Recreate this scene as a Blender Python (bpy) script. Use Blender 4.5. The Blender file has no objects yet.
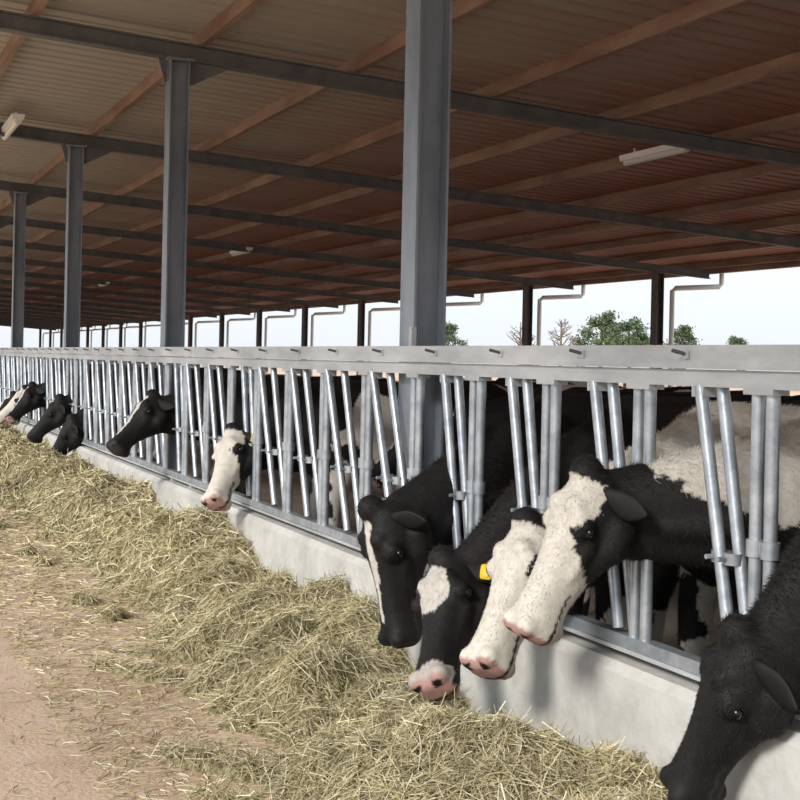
import bpy, bmesh, math, random
import numpy as np
from mathutils import Vector, Matrix, noise
random.seed(7); rng=np.random.default_rng(7)
sc=bpy.context.scene
sc.view_settings.view_transform='Standard'
sc.view_settings.look='None'
V=Vector; Z=V((0,0,1))
# ------------------------------------------------------------------ materials
def mat(name,col=(.5,.5,.5),rough=.6,metal=0.0,col2=None,nscale=5,bump=0,bscale=40,stretch=(1,1,1),attr=None,detail=6,ramp=(.35,.65),spec=.5):
    m=bpy.data.materials.new(name); m.use_nodes=True
    nt=m.node_tree; N=nt.nodes; L=nt.links
    b=N['Principled BSDF']; b.inputs['Roughness'].default_value=rough; b.inputs['Metallic'].default_value=metal
    b.inputs['Specular IOR Level'].default_value=spec
    b.inputs['Base Color'].default_value=(*col,1)
    tc=N.new('ShaderNodeTexCoord'); mp=N.new('ShaderNodeMapping'); mp.inputs['Scale'].default_value=stretch
    L.new(tc.outputs['Object'],mp.inputs['Vector'])
    src=None
    if attr:
        a=N.new('ShaderNodeAttribute'); a.attribute_name=attr; src=a.outputs['Color']
    if col2:
        n=N.new('ShaderNodeTexNoise'); n.inputs['Scale'].default_value=nscale; n.inputs['Detail'].default_value=detail
        n.inputs['Roughness'].default_value=.65
        L.new(mp.outputs[0],n.inputs['Vector'])
        r=N.new('ShaderNodeValToRGB'); r.color_ramp.elements[0].position=ramp[0]; r.color_ramp.elements[1].position=ramp[1]
        r.color_ramp.elements[0].color=(*col,1); r.color_ramp.elements[1].color=(*col2,1)
        L.new(n.outputs['Fac'],r.inputs[0])
        if src:
            mx=N.new('ShaderNodeMix'); mx.data_type='RGBA'; mx.blend_type='MULTIPLY'; mx.inputs[0].default_value=1
            L.new(src,mx.inputs[6]); L.new(r.outputs[0],mx.inputs[7]); src=mx.outputs[2]
        else: src=r.outputs[0]
    if src: L.new(src,b.inputs['Base Color'])
    if bump:
        n2=N.new('ShaderNodeTexNoise'); n2.inputs['Scale'].default_value=bscale; n2.inputs['Detail'].default_value=5
        L.new(mp.outputs[0],n2.inputs['Vector'])
        bp=N.new('ShaderNodeBump'); bp.inputs['Strength'].default_value=bump; bp.inputs['Distance'].default_value=.02
        L.new(n2.outputs['Fac'],bp.inputs['Height']); L.new(bp.outputs[0],b.inputs['Normal'])
    return m
M_galv=mat('galvanised_tube',(.30,.335,.37),.38,.6,(.51,.545,.58),12,.05,60)
M_rail=mat('galvanised_rail',(.34,.355,.365),.5,.2,(.54,.555,.56),5,.05,60,stretch=(1,.3,1))
M_col=mat('column_steel',(.17,.20,.235),.5,.35,(.29,.32,.36),4,.05,40,stretch=(1,1,.3))
M_raft=mat('rafter_steel',(.10,.105,.115),.6,.2,(.17,.165,.165),4)
M_far=mat('far_column_steel',(.12,.105,.10),.6,.2,(.18,.15,.14),4)
M_purl=mat('purlin_primer',(.19,.105,.07),.6,.0,(.35,.23,.165),5,stretch=(1,.2,1))
M_conc=mat('curb_concrete',(.40,.385,.355),.85,0,(.56,.545,.51),3.5,.25,30)
M_gr=mat('sandy_floor',(.44,.305,.215),.95,0,(.60,.45,.34),1.3,.4,45)
M_bf=mat('barn_floor',(.22,.17,.13),.8,0,(.36,.29,.23),1.5,.3,20)
M_soil=mat('red_soil',(.38,.22,.14),.95,0,(.50,.37,.27),.12,.2,3)
M_white=mat('white_pvc',(.85,.85,.83),.4)
M_lamp=mat('lamp_diffuser',(.72,.70,.64),.35)
M_dark=mat('bolt_steel',(.13,.13,.13),.5,.6)
M_rust=mat('rusty_pipe',(.30,.15,.08),.7,.1,(.42,.26,.17),8)
M_bark=mat('bark',(.12,.09,.07),.9,0,(.2,.16,.12),8)
M_leaf=mat('leaves',(.05,.08,.035),.6,0,(.12,.16,.07),3)
M_fur=mat('cow_fur',(.84,.82,.80),.65,0,(1,1,1),30,.12,190,attr='fur',spec=.25)
M_eye=mat('cow_eye',(.008,.006,.005),.08)
M_tag=mat('ear_tag',(.75,.5,.03),.4)
M_hay=mat('hay_strands',(.85,.85,.85),.7,0,(1.0,1.0,1.0),4,attr='straw',spec=.2)
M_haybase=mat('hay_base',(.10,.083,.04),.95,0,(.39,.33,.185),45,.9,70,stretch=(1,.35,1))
# roof sheet
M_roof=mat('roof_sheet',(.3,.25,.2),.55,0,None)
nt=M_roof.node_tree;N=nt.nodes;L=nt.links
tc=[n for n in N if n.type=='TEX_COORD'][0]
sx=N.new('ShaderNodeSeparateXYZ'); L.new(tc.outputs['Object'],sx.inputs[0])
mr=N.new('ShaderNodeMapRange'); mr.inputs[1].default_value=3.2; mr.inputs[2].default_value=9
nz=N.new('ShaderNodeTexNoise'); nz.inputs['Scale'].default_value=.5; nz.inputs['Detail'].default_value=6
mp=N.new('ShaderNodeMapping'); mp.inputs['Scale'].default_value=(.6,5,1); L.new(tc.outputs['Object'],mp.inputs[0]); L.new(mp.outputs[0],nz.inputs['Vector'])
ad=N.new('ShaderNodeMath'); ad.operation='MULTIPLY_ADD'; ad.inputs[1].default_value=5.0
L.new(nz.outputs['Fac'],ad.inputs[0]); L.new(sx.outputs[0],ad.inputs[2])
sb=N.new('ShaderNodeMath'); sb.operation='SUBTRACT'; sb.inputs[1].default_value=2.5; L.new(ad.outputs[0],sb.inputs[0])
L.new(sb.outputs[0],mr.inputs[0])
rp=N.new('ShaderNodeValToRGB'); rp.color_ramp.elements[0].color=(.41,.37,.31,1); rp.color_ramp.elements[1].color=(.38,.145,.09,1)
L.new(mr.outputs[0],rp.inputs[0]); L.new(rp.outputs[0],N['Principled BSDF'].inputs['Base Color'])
# ------------------------------------------------------------------ mesh helpers
class MB:
    def __init__(s): s.v=[];s.f=[];s.m=[]
    def box(s,a,b,m=0):
        x0,y0,z0=a;x1,y1,z1=b;i=len(s.v)
        s.v+=[(x0,y0,z0),(x1,y0,z0),(x1,y1,z0),(x0,y1,z0),(x0,y0,z1),(x1,y0,z1),(x1,y1,z1),(x0,y1,z1)]
        s.f+=[(i,i+3,i+2,i+1),(i+4,i+5,i+6,i+7),(i,i+1,i+5,i+4),(i+1,i+2,i+6,i+5),(i+2,i+3,i+7,i+6),(i+3,i,i+4,i+7)]; s.m+=[m]*6
    def prism(s,poly,ax,a0,a1,m=0):
        n=len(poly);i=len(s.v)
        s.v+=[ax(u,v,a0) for u,v in poly]+[ax(u,v,a1) for u,v in poly]
        s.f.append(tuple(range(i+n-1,i-1,-1)));s.f.append(tuple(range(i+n,i+2*n)));s.m+=[m,m]
        for k in range(n):
            k2=(k+1)%n; s.f.append((i+k,i+k2,i+n+k2,i+n+k)); s.m.append(m)
    def loft(s,rings,n=16,m=0,ex=2.0):
        i0=len(s.v)
        for c,U,W in rings:
            for k in range(n):
                t=2*math.pi*k/n; ct,st=math.cos(t),math.sin(t)
                e=2/ex
                p=c+U*(math.copysign(abs(ct)**e,ct))+W*(math.copysign(abs(st)**e,st)); s.v.append(tuple(p))
        for r in range(len(rings)-1):
            for k in range(n):
                k2=(k+1)%n;a=i0+r*n
                s.f.append((a+k,a+k2,a+n+k2,a+n+k)); s.m.append(m)
        for r,rev in ((0,True),(len(rings)-1,False)):
            ci=len(s.v); s.v.append(tuple(rings[r][0])); a=i0+r*n
            for k in range(n):
                k2=(k+1)%n
                s.f.append((ci,a+k2,a+k) if rev else (ci,a+k,a+k2)); s.m.append(m)
    def tube(s,pts,rad,n=10,m=0,ref=None):
        pts=[V(p) for p in pts]
        if not hasattr(rad,'__len__'): rad=[rad]*len(pts)
        rings=[]
        for i,p in enumerate(pts):
            T=(pts[min(i+1,len(pts)-1)]-pts[max(i-1,0)]).normalized()
            rf=ref or (V((1,0,0)) if abs(T.x)<.8 else V((0,1,0)))
            U=T.cross(rf).normalized(); W=T.cross(U).normalized()
            rings.append((p,U*rad[i],W*rad[i]))
        s.loft(rings,n,m)
    def ball(s,c,r,n=14,m=0):
        if not hasattr(r,'__len__'): r=(r,r,r)
        c=V(c);rings=[]
        K=8
        for k in range(K+1):
            a=math.pi*(k+.02)/(K+.04); rings.append((c+V((0,0,-math.cos(a)*r[2])),V((math.sin(a)*r[0],0,0)),V((0,math.sin(a)*r[1],0))))
        s.loft(rings,n,m)
    def obj(s,name,mats,smooth=False,recalc=True,ang=50):
        me=bpy.data.meshes.new(name); me.from_pydata(s.v,[],s.f); 
        for mm in mats: me.materials.append(mm)
        me.polygons.foreach_set('material_index',s.m)
        if recalc:
            bm=bmesh.new(); bm.from_mesh(me); bmesh.ops.recalc_face_normals(bm,faces=bm.faces); bm.to_mesh(me); bm.free()
        if smooth:
            me.polygons.foreach_set('use_smooth',[True]*len(me.polygons))
            try: me.set_sharp_from_angle(angle=math.radians(ang))
            except Exception: pass
        o=bpy.data.objects.new(name,me); sc.collection.objects.link(o); return o
# ------------------------------------------------------------------ constants
COLY0=5.9; S=5.2; NB=21; XF=2.50; XFAR=14.6; XE=15.95
YMIN=-6; YMAX=COLY0+S*(NB-2)+2
def zr(x): return 4.02-.060*(x-2.52)
# ------------------------------------------------------------------ grounds
b=MB(); b.box((-300,-200,-.4),(300,400,-.05)); b.obj('ground',[M_soil])
b=MB(); b.box((-7,-10,-.3),(2.42,YMAX+6,0)); b.obj('feed_alley_floor',[M_gr])
b=MB(); b.box((2.76,-10,-.3),(15.8,YMAX+6,0)); b.obj('barn_floor',[M_bf])
b=MB()
b.prism([(2.42,-.3),(2.42,.47),(2.45,.5),(2.73,.5),(2.76,.47),(2.76,-.3)],lambda u,v,t:(u,t,v),-10,YMAX+6); b.obj('feed_curb',[M_conc])
# ------------------------------------------------------------------ roof
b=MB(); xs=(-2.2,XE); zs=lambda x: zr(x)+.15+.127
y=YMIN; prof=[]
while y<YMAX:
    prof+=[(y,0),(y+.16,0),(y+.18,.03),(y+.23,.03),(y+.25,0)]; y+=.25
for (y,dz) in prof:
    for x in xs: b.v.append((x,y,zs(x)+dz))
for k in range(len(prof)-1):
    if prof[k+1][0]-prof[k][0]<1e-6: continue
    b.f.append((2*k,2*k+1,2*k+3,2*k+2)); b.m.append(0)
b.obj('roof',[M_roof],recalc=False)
x=-1.35
b=MB()
while x<XE:
    z0=zr(x)+.15
    b.prism([(x-.03,z0),(x+.03,z0),(x+.03,z0+.015),(x-.02,z0+.015),(x-.02,z0+.112),(x+.03,z0+.112),(x+.03,z0+.127),(x-.03,z0+.127)],lambda u,v,t:(u,t,v),YMIN,YMAX)
    x+=1.4
b.prism([(-.07,0),(.07,0),(.09,.13),(-.09,.13)],lambda u,v,t:(XE+u,t,zr(XE)+.12+v),YMIN,YMAX)
b.obj('roof_purlins',[M_purl])
def ibeam_x(b,x0,x1,y,h=.15,w=.11,t=.014):
    for (za,zb,ww) in ((0,t,w/2),(h-t,h,w/2),(t,h-t,.005)):
        i=len(b.v)
        for x in (x0,x1):
            for (yy,zz) in ((-ww,za),(ww,za),(ww,zb),(-ww,zb)): b.v.append((x,y+yy,zr(x)+zz))
        b.f+=[(i,i+3,i+2,i+1),(i+4,i+5,i+6,i+7)]+[(i+q,i+(q+1)%4,i+4+(q+1)%4,i+4+q) for q in range(4)]; b.m+=[0]*6
def hcol(b,x,y,z0,z1,D=.17,W=.17,t=.012):
    b.box((x-D/2,y-W/2,z0),(x-D/2+t,y+W/2,z1)); b.box((x+D/2-t,y-W/2,z0),(x+D/2,y+W/2,z1)); b.box((x-D/2+t,y-.006,z0),(x+D/2-t,y+.006,z1))
    b.box((x-D/2-.03,y-W/2-.03,z1-.02),(x+D/2+.03,y+W/2+.03,z1))
for k in range(-1,NB-1):
    y=COLY0+S*k
    b=MB(); ibeam_x(b,-2.1,XE-.15,y)
    for xc,sg,ln in ((2.74,1,.36),(2.55,-1,.08)):
        b.prism([(0,0),(0,-.2),(.02*sg,-.2),(ln*sg,0)],lambda u,v,t,xc=xc:(xc+u,t,zr(xc+u)+v+.002),y-.01,y+.01)
    b.obj('roof_rafter',[M_raft])
    b=MB(); hcol(b,2.645,y,.501,zr(2.645)); b.box((2.56,y-.13,.501),(2.725,y+.13,.515))
    b.obj('steel_column',[M_col])
    b=MB(); hcol(b,XFAR,y,0,zr(XFAR),.16,.2); b.obj('eave_column',[M_far])
    b=MB(); zt=zr(XE)+.12
    b.tube([(XE,y-.2,zt),(XE,y-.2,zt-.20),(XE-.06,y-.2,zt-.27),(XFAR+.28,y-.2,zt-.34),(XFAR+.2,y-.2,zt-.40),(XFAR+.2,y-.2,zt-.55),(XFAR+.2,y-.2,.0)],.05,10)
    b.obj('drain_downpipe',[M_white],True)
b=MB(); b.box((2.535,COLY0-.12,1.50),(2.56,COLY0-.085,1.66)); b.obj('junction_box',[M_rail])
# ------------------------------------------------------------------ lamps
def lamp(x,y,L=1.3):
    z=zr(x)+.15-.13
    b=MB(); b.prism([(-.07,.08),(.07,.08),(.06,.02),(-.06,.02)],lambda u,v,t:(x+u,t,z+v),y-L/2,y+L/2,0)
    b.tube([(x,y-L/2+.03,z),(x,y+L/2-.03,z)],.035,10,1)
    for yy in (-.4,.4): b.box((x-.01,y+yy-.01,z+.08),(x+.01,y+yy+.01,z+.14),0)
    b.obj('fluorescent_lamp',[M_white,M_lamp])
lamp(7.95,11.8,1.2); lamp(1.84,15.9); lamp(7.95,27.3); lamp(7.95,42.9)
# ------------------------------------------------------------------ headlock fence
P0=5.65; U=.625
cowgaps={-4,-3,-2,-1,0,5,8,15,16,19,21,23}
def panel(kmin,kmax):
    b=MB(); ya=P0+U*(kmin-1)+.02; yb=P0+U*(kmax-1)+.02
    b.prism([(2.455,1.492),(2.455,1.566),(2.55,1.566),(2.55,1.560),(2.461,1.560),(2.461,1.498),(2.55,1.498),(2.55,1.492)],lambda u,v,t:(u,t,v),ya,yb,1)
    b.prism([(2.472,1.437),(2.472,1.490),(2.54,1.490),(2.54,1.437)],lambda u,v,t:(u,t,v),ya,yb,1)
    b.box((2.475,ya,.545),(2.525,yb,.585),0)
    b.box((2.465,ya,.530),(2.535,yb,.543),1)
    for yy in (ya+.3,yb-.3): b.box((2.48,yy-.03,.5),(2.52,yy+.03,.545),1)
    z0,z1=.58,1.44; r=.0205
    for k in range(kmin,kmax):
        p=P0+U*k; cow=k in cowgaps
        j=random.uniform(-.025,.025); j2=random.uniform(-.025,.025)
        for yy in (p,p-.066): b.tube([(XF,yy,z0),(XF,yy,z1)],r,12)
        if cow: A=(-.36,-.55);B=(-.43,-.60)
        else: A=(-.11+j,-.45+j2);B=(-.27+j2,-.58+j)
        b.tube([(XF-.014,p+A[0],z1),(XF-.014,p+A[1],z0+.02)],r,12)
        b.tube([(XF+.016,p+B[0],z1),(XF+.016,p+B[1],z0+.02)],r,12)
        zb=.97
        b.tube([(XF,p,zb-.025),(XF,p,zb+.025)],.029,12,0); b.tube([(XF,p-.066,zb-.025),(XF,p-.066,zb+.025)],.029,12,0)
        b.box((XF-.008,p-.066,zb-.018),(XF+.008,p,zb+.018),0)
        f=(z1-zb)/(z1-z0)
        ya_=p+A[0]+(A[1]-A[0])*f; yb_=p+B[0]+(B[1]-B[0])*f
        for yq in (ya_,yb_):
            b.tube([(XF,yq,zb-.065),(XF,yq,zb-.03)],.032,10,0); b.tube([(XF-.058,yq,zb-.047),(XF+.05,yq,zb-.047)],.008,6,0)
        b.box((XF-.030,p-.10,z1-.02),(XF+.03,p+.035,z1),1)
        b.box((XF-.026,p+A[0]-.03,z1-.035),(XF+.026,p+A[0]+.03,z1),1)
        yq=p-.33
        b.tube([(2.46,yq,1.535),(2.405,yq+.012,1.548)],.006,6,2)
        b.box((2.447,yq-.013,1.522),(2.456,yq+.013,1.548),1)
    b.obj('headlock_panel',[M_galv,M_rail,M_dark],True)
for k in range(-16,148,8): panel(k,k+8)
# ------------------------------------------------------------------ stall rails
b=MB(); Y0=-4;Y1=100
for z in (.55,1.05): b.tube([(8.2,Y0,z),(8.2,Y1,z)],.03,8)
y=Y0
while y<Y1:
    b.tube([(8.2,y,0),(8.2,y,1.15)],.035,8)
    b.tube([(8.2,y,1.02),(9.6,y,1.02),(9.8,y,.9),(9.8,y,.55),(9.6,y,.42),(8.2,y,.42)],.025,8)
    y+=1.25
b.obj('stall_partitions',[M_galv],True)
b=MB()
for z in (.5,.85,1.2): b.tube([(15.2,Y0,z),(15.2,Y1,z)],.03,6)
y=Y0
while y<Y1: b.tube([(15.2,y,-.0),(15.2,y,1.3)],.04,6); y+=2.5
b.obj('perimeter_fence',[M_rust],True)
# ------------------------------------------------------------------ hay
def hayh(x,y):
    W=np.interp(y,[3,4.3,5.2,5.8,7,8,10,14,30],[1.05,1.0,.92,.92,.82,.72,.80,.90,.9])
    W=W+.07*np.sin(4.7*y+1)+.06*np.sin(9.7*y+2)+.04*np.sin(21*y)
    u=(2.42-x)/W
    t=np.clip((1-u)/.5,0,1); prof=t*t*(3-2*t)
    H=.19+.05*np.sin(2.3*y+.5)+.04*np.sin(5.3*y+x*3)+.10*np.clip((y-6)/2,0,1)
    near=np.clip((y-4.2)/2,0,1); cu=np.clip(u/.4,0,1)
    H=H*(1-(1-near)*(1-cu)*.5)
    c1=np.sin(6.3*x+2*np.sin(3.1*y)+.5)*np.sin(5.7*y+1.5*np.sin(4*x))
    c2=np.sin(13*x+3*np.sin(7*y))*np.sin(12*y+2*x)
    bmp=.075*c1+.045*c2+.018*np.sin(27*x+5*y)*np.sin(25*y-7*x)
    h=H*prof+bmp*np.clip(prof*2.5,0,1)
    tf=np.maximum(np.sin(7.1*x+2.2*np.sin(2.9*y))*np.sin(6.3*y+1.7*np.sin(5.1*x))-.7,0)*.14*((x>1.15)&(y<16))
    return np.minimum(np.maximum(np.maximum(h,tf-.004),-.012)-.012*((prof<.02)&(tf<.006)),.47)
xs=np.linspace(.5,2.42,90); ys=np.concatenate([np.arange(.5,14,.03),np.arange(14,60,.15)])
XX,YY=np.meshgrid(xs,ys); ZZ=hayh(XX,YY)+.012*rng.standard_normal(XX.shape)*(hayh(XX,YY)>.02)
vv=np.stack([XX.ravel(),YY.ravel(),ZZ.ravel()],1); nx=len(xs);ny=len(ys)
idx=np.arange(nx*ny).reshape(ny,nx)
ff=np.stack([idx[:-1,:-1].ravel(),idx[:-1,1:].ravel(),idx[1:,1:].ravel(),idx[1:,:-1].ravel()],1)
pile=bpy.data.objects.new('hay_pile',None); sc.collection.objects.link(pile)
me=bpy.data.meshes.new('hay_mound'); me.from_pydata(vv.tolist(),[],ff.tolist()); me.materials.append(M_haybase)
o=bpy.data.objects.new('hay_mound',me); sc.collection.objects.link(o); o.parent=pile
def strands(name,P,D,Ln,Wd,cols,parent):
    n=len(P); D=D/np.linalg.norm(D,axis=1,keepdims=True)
    R=rng.standard_normal((n,3)); Wv=np.cross(D,R); Wv/=np.linalg.norm(Wv,axis=1,keepdims=True)
    bend=rng.standard_normal((n,3))*.16; bend[:,2]=-abs(bend[:,2])*.6
    a=P-D*Ln[:,None]/2; c=P+D*Ln[:,None]/2+bend*Ln[:,None]; m=P+rng.standard_normal((n,3))*Ln[:,None]*.07
    for q in (a,c,m): q[:,2]=np.maximum(q[:,2],.002); q[:,0]=np.minimum(q[:,0],2.415)
    W=Wv*Wd[:,None]/2
    vs=np.stack([a-W,a+W,m-W,m+W,c-W*.5,c+W*.5],1).reshape(-1,3)
    base=np.arange(n)[:,None]*6
    fs=np.concatenate([base+np.array([[0,1,3,2]]),base+np.array([[2,3,5,4]])],1).reshape(-1,4)
    me=bpy.data.meshes.new(name); me.vertices.add(len(vs)); me.vertices.foreach_set('co',vs.ravel().astype(np.float32))
    me.loops.add(fs.size); me.loops.foreach_set('vertex_index',fs.ravel().astype(np.int32))
    me.polygons.add(len(fs)); me.polygons.foreach_set('loop_start',(np.arange(len(fs))*4).astype(np.int32)); me.polygons.foreach_set('loop_total',np.full(len(fs),4,np.int32))
    me.update(); me.validate()
    at=me.color_attributes.new('straw','FLOAT_COLOR','POINT')
    cc=np.repeat(np.concatenate([cols,np.ones((n,1))],1),6,axis=0); at.data.foreach_set('color',cc.ravel().astype(np.float32))
    me.materials.append(M_hay)
    o=bpy.data.objects.new(name,me); sc.collection.objects.link(o); o.parent=parent
def mkcols(n):
    t=rng.random((n,1)); g=rng.random((n,1))
    c=np.array([[.65,.56,.345]])*t+np.array([[.36,.305,.165]])*(1-t)
    c=c*(1-.2*g)+np.array([[.37,.36,.19]])*.2*g
    pale=rng.random((n,1))<.17
    return np.where(pale,np.array([[.82,.75,.55]]),c)
n=190000
y=3.0+ (rng.random(n)**1.7)*27
x=2.41-1.55*rng.random(n)**1.0
h=hayh(x,y); keep=(h>.012)|(rng.random(n)<.16); x=x[keep];y=y[keep];h=h[keep]; n=len(x)
P=np.stack([x,y,np.maximum(h,0)+.004+rng.random(n)*.03*(h>.015)],1)
D=rng.standard_normal((n,3)); D[:,2]*=.28
e=.03; gx=(hayh(x+e,y)-hayh(x-e,y))/(2*e); gy=(hayh(x,y+e)-hayh(x,y-e))/(2*e)
D[:,2]+=np.clip(gx,-1,1)*D[:,0]*.8+np.clip(gy,-1,1)*D[:,1]*.8
Ln=.06+.15*rng.random(n); flat=h<.015; Ln[flat]*=.5; D[flat,2]*=.1
Wd=(.0022+.0022*rng.random(n))*np.clip(y/6,.9,3)
C=mkcols(n)
pt=(np.sin(2.1*y+3*x)*np.sin(3.7*x+1.3*y)+1)/2
C*= (0.82+.3*pt)[:,None]
strands('hay_strands',P,D,Ln,Wd,C,pile)
n=24000
x=2.1-3.2*rng.random(n)**1.6; y=2+(rng.random(n)**1.5)*26
cl=np.sin(3*x+2*np.sin(1.3*y))*np.sin(2.1*y+x)+rng.random(n)*1.3; k_=cl>.25; x=x[k_];y=y[k_];n=len(x)
P=np.stack([x,y,np.full(n,.006)],1); D=rng.standard_normal((n,3)); D[:,2]*=.03
strands('hay_scatter',P,D,.02+.07*rng.random(n),.0025+.0015*rng.random(n),mkcols(n)*.9,pile)
# ------------------------------------------------------------------ cows
def bez(p0,p1,p2,p3,t):
    u=1-t; return p0*u**3+p1*3*u*u*t+p2*3*u*t*t+p3*t**3
BLK=(.011,.010,.010); WHT=(.62,.58,.52); PNK=(.42,.25,.22); GRY=(.035,.03,.03)
def cow(sh,muz,poll,F=(-1,0),seed=0,bias=0.0,blaze=.3,snout='p',vox=.013,neckw=-1.,roll=0,tag=0,hgt=1.0,face='thin',necksplit=None,HSc=1.08,nk=.95,hair=0,crest=None):
    F=V((F[0],F[1],0)).normalized(); Sd=V((-F.y,F.x,0))
    sh=V((sh[0],sh[1],0)); muz=V(muz); poll=V(poll)
    b=MB()
    def bp(q,s,z): return sh-F*q+Sd*s+Z*(z*hgt)
    tr=[(1.50,.07,1.24,1.02),(1.45,.17,1.30,.90),(1.32,.235,1.345,.80),(1.12,.265,1.37,.70),(.85,.29,1.355,.58),(.5,.305,1.345,.55),(.22,.28,1.36,.60),(.02,.235,1.37,.66),(-.12,.17,1.31,.76),(-.2,.10,1.2,.88)]
    rings=[]
    for i in range(len(tr)-1):
        for j in range(3):
            t=j/3; A,B=tr[i],tr[i+1]; q,w,t1,b1=[A[k]*(1-t)+B[k]*t for k in range(4)]
            rings.append((bp(q,0,(t1+b1)/2),Sd*w,Z*((t1-b1)/2*hgt)))
    q,w,t1,b1=tr[-1]; rings.append((bp(q,0,(t1+b1)/2),Sd*w,Z*((t1-b1)/2)))
    b.loft(rings,28,ex=2.15)
    for s in (-1,1):
        b.ball(bp(.1,s*.15,1.0),(.17,.12,.28)); b.ball(bp(1.2,s*.15,1.0),(.2,.12,.28)); b.ball(bp(1.1,s*.19,1.28),(.06,.05,.06))
        b.tube([bp(.1,s*.16,.95),bp(.12,s*.165,.75),bp(.06,s*.155,.55),bp(.05,s*.15,.40),bp(.06,s*.15,.30),bp(.06,s*.15,.14),bp(.03,s*.15,.07),bp(.01,s*.15,.0)],[.13,.105,.07,.06,.042,.04,.05,.062],14)
        b.tube([bp(1.2,s*.14,1.05),bp(1.12,s*.17,.80),bp(1.2,s*.16,.63),bp(1.33,s*.15,.50),bp(1.31,s*.15,.42),bp(1.27,s*.15,.28),bp(1.25,s*.15,.13),bp(1.21,s*.15,.06),bp(1.19,s*.15,.0)],[.19,.16,.10,.062,.055,.043,.042,.05,.062],14)
    b.ball(bp(1.02,0,.62),(.2,.17,.14))
    a=(muz-poll).normalized(); L=.525*HSc; poll=muz-a*L; G=HSc
    ref=Z+F*.9; n=(ref-a*ref.dot(a)).normalized(); sd=a.cross(n).normalized()
    if roll:
        Rm=Matrix.Rotation(roll,3,a); n=Rm@n; sd=Rm@sd
    p0=bp(.12,0,1.05); p3=poll+a*.08*G-n*.11*G
    p1=p0+F*.36+V((0,0,.02)); p2=p3+(p0-p3).normalized()*.25-n*.02
    K=14; rings=[]; crests=[]
    for i in range(K+1):
        t=i/K; c=bez(p0,p1,p2,p3,t); T=(bez(p0,p1,p2,p3,min(1,t+.02))-bez(p0,p1,p2,p3,max(0,t-.02))).normalized()
        sdd=T.cross(Z)
        if sdd.length<.15: sdd=Sd.copy()
        sdd.normalize()
        if sdd.dot(sd)<0: sdd=-sdd
        sdd=(sdd*(1-t*.7)+sd*t*.7).normalized(); up=sdd.cross(T).normalized()
        hh=(.30*(1-t)**1.1+.14*G*(1-(1-t)**1.1))*nk; ww=(.19*(1-t)**1.3+.09*G*(1-(1-t)**1.3))*nk
        rings.append((c,sdd*ww,up*hh)); crests.append((c,up,sdd,hh,ww))
    b.loft(rings,22)
    for s in (-1,1):
        b.tube([crests[j][0]+crests[j][2]*s*crests[j][4]*.72-crests[j][1]*crests[j][3]*.25 for j in (2,5,8,11)],[.07,.06,.05,.04],10)
    HS=[(-.05,.05,-.02,-.10),(0,.085,.012,-.165),(.08,.102,.022,-.215),(.17,.110,.026,-.240),(.28,.108,.026,-.238),(.38,.094,.018,-.215),(.5,.076,.008,-.185),(.62,.065,.003,-.160),(.74,.062,.002,-.145),(.83,.071,.003,-.145),(.91,.080,.000,-.145),(.96,.076,-.012,-.138),(1.0,.055,-.034,-.112)]
    HS=[(h[0],h[1]*G,h[2]*G,h[3]*G) for h in HS]
    rings=[]
    for i in range(len(HS)-1):
        for j in range(2):
            tt=j/2; A,B=HS[i],HS[i+1]; q=[A[k]*(1-tt)+B[k]*tt for k in range(4)]
            rings.append((poll+a*(q[0]*L)+n*((q[2]+q[3])/2),sd*q[1],n*((q[2]-q[3])/2)))
    q=HS[-1]; rings.append((poll+a*(q[0]*L)+n*((q[2]+q[3])/2),sd*q[1],n*((q[2]-q[3])/2)))
    b.loft(rings,24,ex=2.5)
    def hp(t,s,m): return poll+a*(t*L)+sd*s*G+n*m*G
    for s in (-1,1):
        b.ball(hp(.29,s*.088,-.026),.040*G); b.ball(hp(.14,s*.07,-.15),.06*G); b.ball(hp(.93,s*.048,-.028),.036*G); b.ball(hp(.20,s*.05,.0),.04*G)
        b.tube([hp(.16,s*.085,-.14),hp(.32,s*.082,-.15),hp(.45,s*.06,-.13)],[.06*G,.055*G,.03*G],10)
        b.tube([hp(.34,s*.088,-.075),hp(.5,s*.064,-.08),hp(.62,s*.05,-.075)],[.028*G,.025*G,.02*G],10)
    b.ball(hp(-.02,0,-.005),.055*G)
    b.ball(hp(.89,0,-.136),.040*G)
    me=bpy.data.meshes.new('tmp'); me.from_pydata(b.v,[],b.f)
    bm=bmesh.new(); bm.from_mesh(me); bmesh.ops.recalc_face_normals(bm,faces=bm.faces); bm.to_mesh(me); bm.free()
    ob=bpy.data.objects.new('tmp',me); sc.collection.objects.link(ob)
    md=ob.modifiers.new('r','REMESH'); md.mode='VOXEL'; md.voxel_size=vox
    md=ob.modifiers.new('s','SMOOTH'); md.factor=.5; md.iterations=4
    dg=bpy.context.evaluated_depsgraph_get(); m2=bpy.data.meshes.new_from_object(ob.evaluated_get(dg))
    bpy.data.objects.remove(ob); bpy.data.meshes.remove(me)
    nv=len(m2.vertices); co=np.empty(nv*3,np.float32); m2.vertices.foreach_get('co',co); co=co.reshape(-1,3)
    nrm=np.empty(nv*3,np.float32); m2.vertices.foreach_get('normal',nrm); nrm=nrm.reshape(-1,3)
    out=MB(); out.v=[tuple(map(float,c)) for c in co]; out.f=[tuple(p.vertices) for p in m2.polygons]; out.m=[0]*len(out.f)
    bpy.data.meshes.remove(m2)
    cols=[]; so=V((seed*7.3,seed*3.1,seed*1.7))
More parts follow.
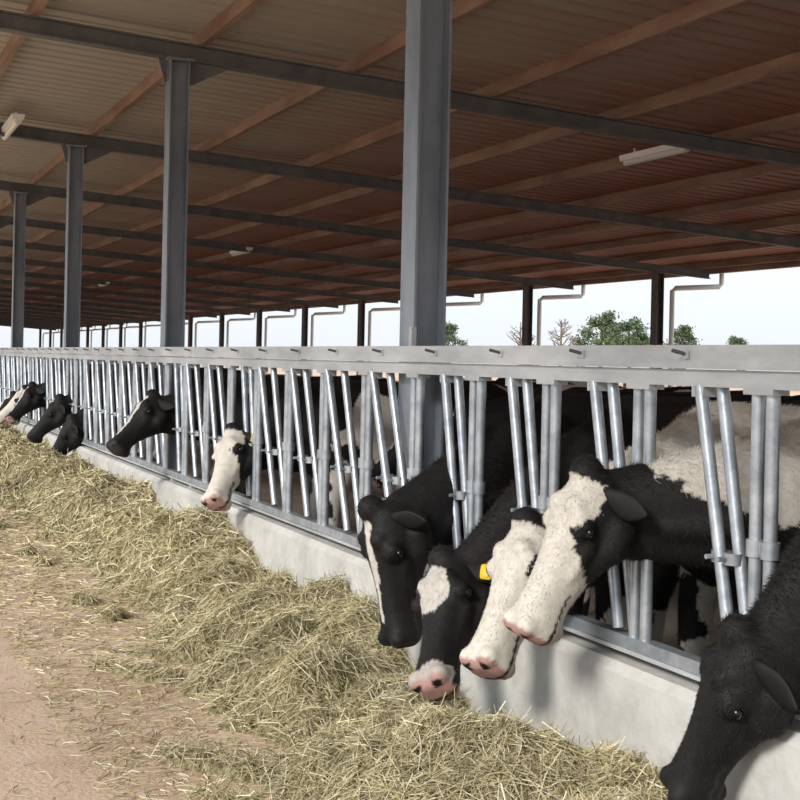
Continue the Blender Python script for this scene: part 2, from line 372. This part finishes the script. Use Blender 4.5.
    def paint(p):
        h=p-poll; t=h.dot(a)/L; s=h.dot(sd)/G; m=h.dot(n)/G
        wob=noise.noise(p*9+so)*.02+noise.noise(p*34+so)*.007
        if -.04<t<1.1 and abs(s)<.16 and m>-.29 and not(t<.12 and m<-.12):
            if t>.90 and abs(abs(s)-.042)<.017 and abs(m+.030)<.014: return (.012,.008,.008)
            if t>.66 and abs(m+.103)<.0055: return (.03,.025,.025)
            if t>.958+wob*.5: return PNK if snout=='p' else GRY
            if t>.89 and m<-.10 and snout=='p': return (.5,.42,.37)
            if face=='wide':
                lim=-.045-.24*max(0,min(1,(t-.42)/.33))+wob*1.3
                if math.hypot((t-.30)*L,m+.045)<.042+wob: return BLK
                if t>.02 and m>lim: return WHT
                return BLK
            if face=='patch':
                if math.hypot((t-.27)*L*.7,s*1.1)<.075*blaze+wob and m>-.05: return (.5,.47,.43)
                if t>.86+wob*3 and m>-.07: return (.40,.36,.33)
                return BLK
            w=blaze*(.045+.02*math.sin(t*7))
            if blaze>0 and .06<t<.8 and abs(s+wob)<w and m>-.04: return WHT
            return BLK
        d=p-sh; q=-d.dot(F); ss=d.dot(Sd); z=p.z
        if z<.05: return (.06,.045,.035)
        f=noise.noise(V((q*1.5,ss*1.2,z*1.3))+so)+.3*noise.noise(V((q,ss,z))*5+so)+bias
        if z<.5: f+=.5
        if q<.02+wob*4:
            f+=neckw-abs(bias)
            if necksplit is not None and z<necksplit+wob*3+.1*q : f=1
            if crest is not None and p.x>crest and z>1.11+wob*5-.25*(p.x-crest): f=1
        if f>.05: return WHT
        return BLK
    for v in out.v: cols.append(paint(V(v)))
    if hair:
        q=-((co-np.array(sh))@np.array(F)); sel=np.where((q<.5)&(co[:,2]>.35))[0]
        tt=((co-np.array(poll))@np.array(a))/L; ok=tt[sel]<.9; sel=sel[ok]
        pick=rng.choice(sel,hair)
        pos=co[pick]+rng.standard_normal((hair,3))*vox*.45; nn=nrm[pick]
        onhead=(tt[pick]>-.02)&(np.linalg.norm(co[pick]-np.array(poll),axis=1)<.75)&(((co[pick]-np.array(poll))@np.array(n))>-.3*G)
        flow=np.where(onhead[:,None],np.array(a)[None]*1.0,(np.array(-F)*.8+np.array([0,0,-.8]))[None])
        pos-=nn*((pos-co[pick])*nn).sum(1,keepdims=True)
        dr=flow-nn*(flow*nn).sum(1,keepdims=True)+nn*.3+rng.standard_normal((hair,3))*.22
        dr/=np.linalg.norm(dr,axis=1,keepdims=True)
        ln=np.where(onhead,.011,.020)*(.6+.8*rng.random(hair))
        wv=np.cross(dr,nn+.3*rng.standard_normal((hair,3))); wv/=np.linalg.norm(wv,axis=1,keepdims=True); wv*=.0010
        A_=pos-wv-nn*.001;B_=pos+wv-nn*.001;C_=pos+dr*ln[:,None]
        i0=len(out.v); arr=np.stack([A_,B_,C_],1).reshape(-1,3)
        out.v+=[tuple(map(float,r)) for r in arr]; out.f+=[(i0+3*i,i0+3*i+1,i0+3*i+2) for i in range(hair)]; out.m+=[0]*hair
        ca=np.array(cols)[pick]; jit=(.85+.35*rng.random((hair,1))); ca=np.minimum(ca*jit+.004*rng.random((hair,1))*np.array([[1.5,1.1,.9]]),.75)
        cols+=[tuple(r) for r in np.repeat(ca,3,axis=0)]
    for s in (-1,1):
        base=hp(.05,s*.075,-.045)
        ed=(sd*s*.93-a*.06-n*.42+V((0,0,-.18))).normalized(); wd=(a*.85-n*.35); wd=(wd-ed*wd.dot(ed)).normalized(); th=ed.cross(wd).normalized()
        prof=[(0,.020,.018),(.03,.030,.016),(.06,.041,.014),(.09,.045,.012),(.12,.040,.010),(.15,.026,.008),(.175,.010,.006),(.182,.003,.003)]
        r0=len(out.v)
        out.loft([(base+ed*l+wd*(.012*math.sin(l*16))+th*(.012*math.sin(l*17)),wd*w,th*tk) for l,w,tk in prof],14,0)
        cols+=[BLK]*(len(out.v)-r0)
        if tag==s:
            r0=len(out.v); c=base+ed*.10+wd*.02; fn=-th if th.dot(n)<0 else th
            for off in (.018,-.022): out.loft([(c+fn*off,wd*.032,ed*.03),(c+fn*(off+.005),wd*.032,ed*.03)],12,2,ex=5)
            cols+=[WHT]*(len(out.v)-r0)
        r0=len(out.v); out.ball(hp(.305,s*.116,-.040),.017,12,1); cols+=[BLK]*(len(out.v)-r0)
    r0=len(out.v)
    out.tube([bp(1.42,0,1.27),bp(1.52,0,1.24),bp(1.56,.01,1.05),bp(1.56,.02,.8),bp(1.55,.02,.62),bp(1.55,.02,.5),bp(1.54,.02,.34)],[.035,.03,.022,.016,.02,.035,.008],10)
    cols+=[BLK]*40+[WHT]*(len(out.v)-r0-40)
    o=out.obj('holstein_cow',[M_fur,M_eye,M_tag],True,False,180)
    at=o.data.color_attributes.new('fur','FLOAT_COLOR','POINT')
    cc=np.concatenate([np.array(cols,np.float32),np.ones((len(cols),1),np.float32)],1); at.data.foreach_set('color',cc.ravel())
    return o
# near group
cow((2.95,2.90),(2.20,3.17,.27),(2.30,2.96,.79),seed=1,blaze=0,snout='g',bias=-.5,hair=70000,HSc=1.02,nk=1.05,vox=.012)
cow((3.02,3.50),(2.03,3.80,.63),(2.28,3.78,1.11),seed=2,face='wide',bias=.6,neckw=-.6,necksplit=.80,hair=60000,vox=.012,crest=2.48)
cow((3.05,4.12),(2.03,4.08,.46),(2.33,4.25,.91),seed=3,face='wide',bias=.6,hair=45000,vox=.012,crest=2.62)
cow((3.05,4.73),(1.98,4.36,.33),(2.22,4.72,.72),seed=4,face='patch',blaze=1.,snout='p',bias=-.1,tag=-1,hair=45000,vox=.012)
cow((3.05,5.36),(2.18,5.16,.27),(2.12,5.20,.76),seed=5,blaze=.4,snout='g',bias=-.4,hair=45000,vox=.012,HSc=1.12)
# mid
cow((3.0,8.36),(2.15,8.06,.60),(2.42,8.40,1.05),seed=6,face='wide',vox=.016,tag=-1)
cow((3.0,10.37),(1.95,10.25,.80),(2.3,10.44,1.14),seed=7,blaze=.5,snout='g',vox=.018,bias=-.3)
cow((3.0,14.75),(2.1,14.65,.31),(2.35,14.5,.78),seed=8,blaze=.0,snout='g',vox=.022,bias=-.3)
cow((3.0,15.37),(2.0,15.35,.55),(2.35,15.2,1.0),seed=9,blaze=.0,snout='g',vox=.022,bias=-.3)
cow((3.0,17.3),(2.0,17.3,.66),(2.35,17.5,1.08),seed=10,blaze=.5,snout='p',vox=.022)
cow((3.0,18.5),(2.0,18.6,.6),(2.38,18.5,1.0),seed=11,face='wide',vox=.022)
cow((3.0,19.74),(2.0,19.9,.5),(2.40,19.7,.9),seed=16,blaze=.9,snout='g',vox=.024)
# behind, inside the barn
cow((3.9,6.6),(3.0,6.9,.75),(3.25,6.8,1.15),F=(-1,.25),seed=17,blaze=.3,vox=.02,bias=-.4)
cow((4.3,7.6),(3.15,7.9,.75),(3.5,7.8,1.15),F=(-1,.15),seed=12,blaze=.6,vox=.02,bias=-.1)
cow((4.6,9.6),(3.7,10.6,.8),(3.9,10.2,1.2),F=(-.7,.7),seed=13,face='wide',vox=.02,bias=.1)
cow((6.3,6.1),(7.4,6.2,.8),(7.05,6.2,1.2),F=(1,.1),seed=14,blaze=.4,vox=.02,bias=.1)
cow((6.6,12.5),(6.5,13.7,.8),(6.6,13.3,1.2),F=(0,1),seed=15,blaze=.4,vox=.022,bias=.1)
# ------------------------------------------------------------------ trees
def tree(name,x,y,h,leafy=True,seed=0):
    rd=random.Random(seed); b=MB()
    root=V((x,y,-.05)); top=root+V((rd.uniform(-.2,.2),0,h*.85))
    b.tube([root,root+(top-root)*.4,top],[h*.03,h*.022,h*.006],7)
    tips=[]
    for i in range(26):
        t=rd.uniform(.25,.95); s=root+(top-root)*t; an=rd.uniform(0,6.28); ln=h*.38*(1.15-t)
        e=s+V((math.cos(an)*ln,math.sin(an)*ln,ln*rd.uniform(.3,.9))); mid=(s+e)/2+V((0,0,-ln*.05))
        b.tube([s,mid,e],[h*.009,h*.006,h*.002],5); tips.append((mid,e,ln))
        for j in range(4):
            m=s+(e-s)*rd.uniform(.4,.95); e2=m+V((rd.uniform(-1,1),rd.uniform(-1,1),rd.uniform(.1,1)))*ln*.4
            b.tube([m,e2],[h*.004,h*.0015],4); tips.append((m,e2,ln*.5))
    if leafy:
        for m,e,ln in tips:
            for j in range(34):
                c=m+(e-m)*rd.uniform(.2,1.1)+V((rd.gauss(0,1),rd.gauss(0,1),rd.gauss(0,.8)))*h*.03
                d1=V((rd.gauss(0,1),rd.gauss(0,1),rd.gauss(0,1))).normalized()*h*.014; d2=V((rd.gauss(0,1),rd.gauss(0,1),rd.gauss(0,1))).normalized()*h*.014
                i=len(b.v); b.v+=[tuple(c-d1),tuple(c+d2),tuple(c+d1),tuple(c-d2)]; b.f.append((i,i+1,i+2,i+3)); b.m.append(1)
    b.obj(name,[M_bark,M_leaf],False,False)
th=math.radians(23.2)
def at(px,d):
    r=(px-400)*d/1320; return d*math.sin(th)+r*math.cos(th), d*math.cos(th)-r*math.sin(th)
for i,(px,d,h,lf) in enumerate([(600,95,6.2,1),(630,92,5.6,1),(680,98,5.2,1),(738,110,4.6,1),(532,100,4.2,0),(560,92,5.4,0),(447,110,5.2,1),(578,115,4.4,0),(850,100,5.2,1),(520,105,5.6,0)]):
    X,Y=at(px,d); tree('deciduous_tree' if lf else 'bare_tree',X,Y,h,bool(lf),i)
# ------------------------------------------------------------------ light
w=bpy.data.worlds.new('sky'); sc.world=w; w.use_nodes=True; nt=w.node_tree; N=nt.nodes; L=nt.links
bg=N['Background']; tc=N.new('ShaderNodeTexCoord'); sx=N.new('ShaderNodeSeparateXYZ'); rp=N.new('ShaderNodeValToRGB')
L.new(tc.outputs['Generated'],sx.inputs[0]); L.new(sx.outputs[2],rp.inputs[0])
e=rp.color_ramp.elements; e[0].position=0; e[0].color=(.52,.545,.575,1); e[1].position=.35; e[1].color=(.82,.92,1,1)
L.new(rp.outputs[0],bg.inputs[0]); bg.inputs[1].default_value=1.7
sl=bpy.data.lights.new('sun','SUN'); sl.energy=3.9; sl.angle=math.radians(16); sl.color=(1,.97,.92)
so=bpy.data.objects.new('sun',sl); sc.collection.objects.link(so)
dirv=V((.78,.42,-.54)).normalized(); so.rotation_euler=dirv.to_track_quat('-Z','Y').to_euler(); so.location=(-20,-10,20)
# ------------------------------------------------------------------ camera
cam=bpy.data.cameras.new('camera'); co=bpy.data.objects.new('camera',cam); sc.collection.objects.link(co); sc.camera=co
cam.sensor_width=36; cam.lens=1320/800*36; cam.shift_y=-.05; cam.clip_end=1000
Mx=Matrix.Rotation(-th,4,'Z')@Matrix.Rotation(math.pi/2,4,'X')@Matrix.Rotation(math.radians(1.2),4,'Z')
co.matrix_world=Matrix.Translation((0,0,1.5))@Mx
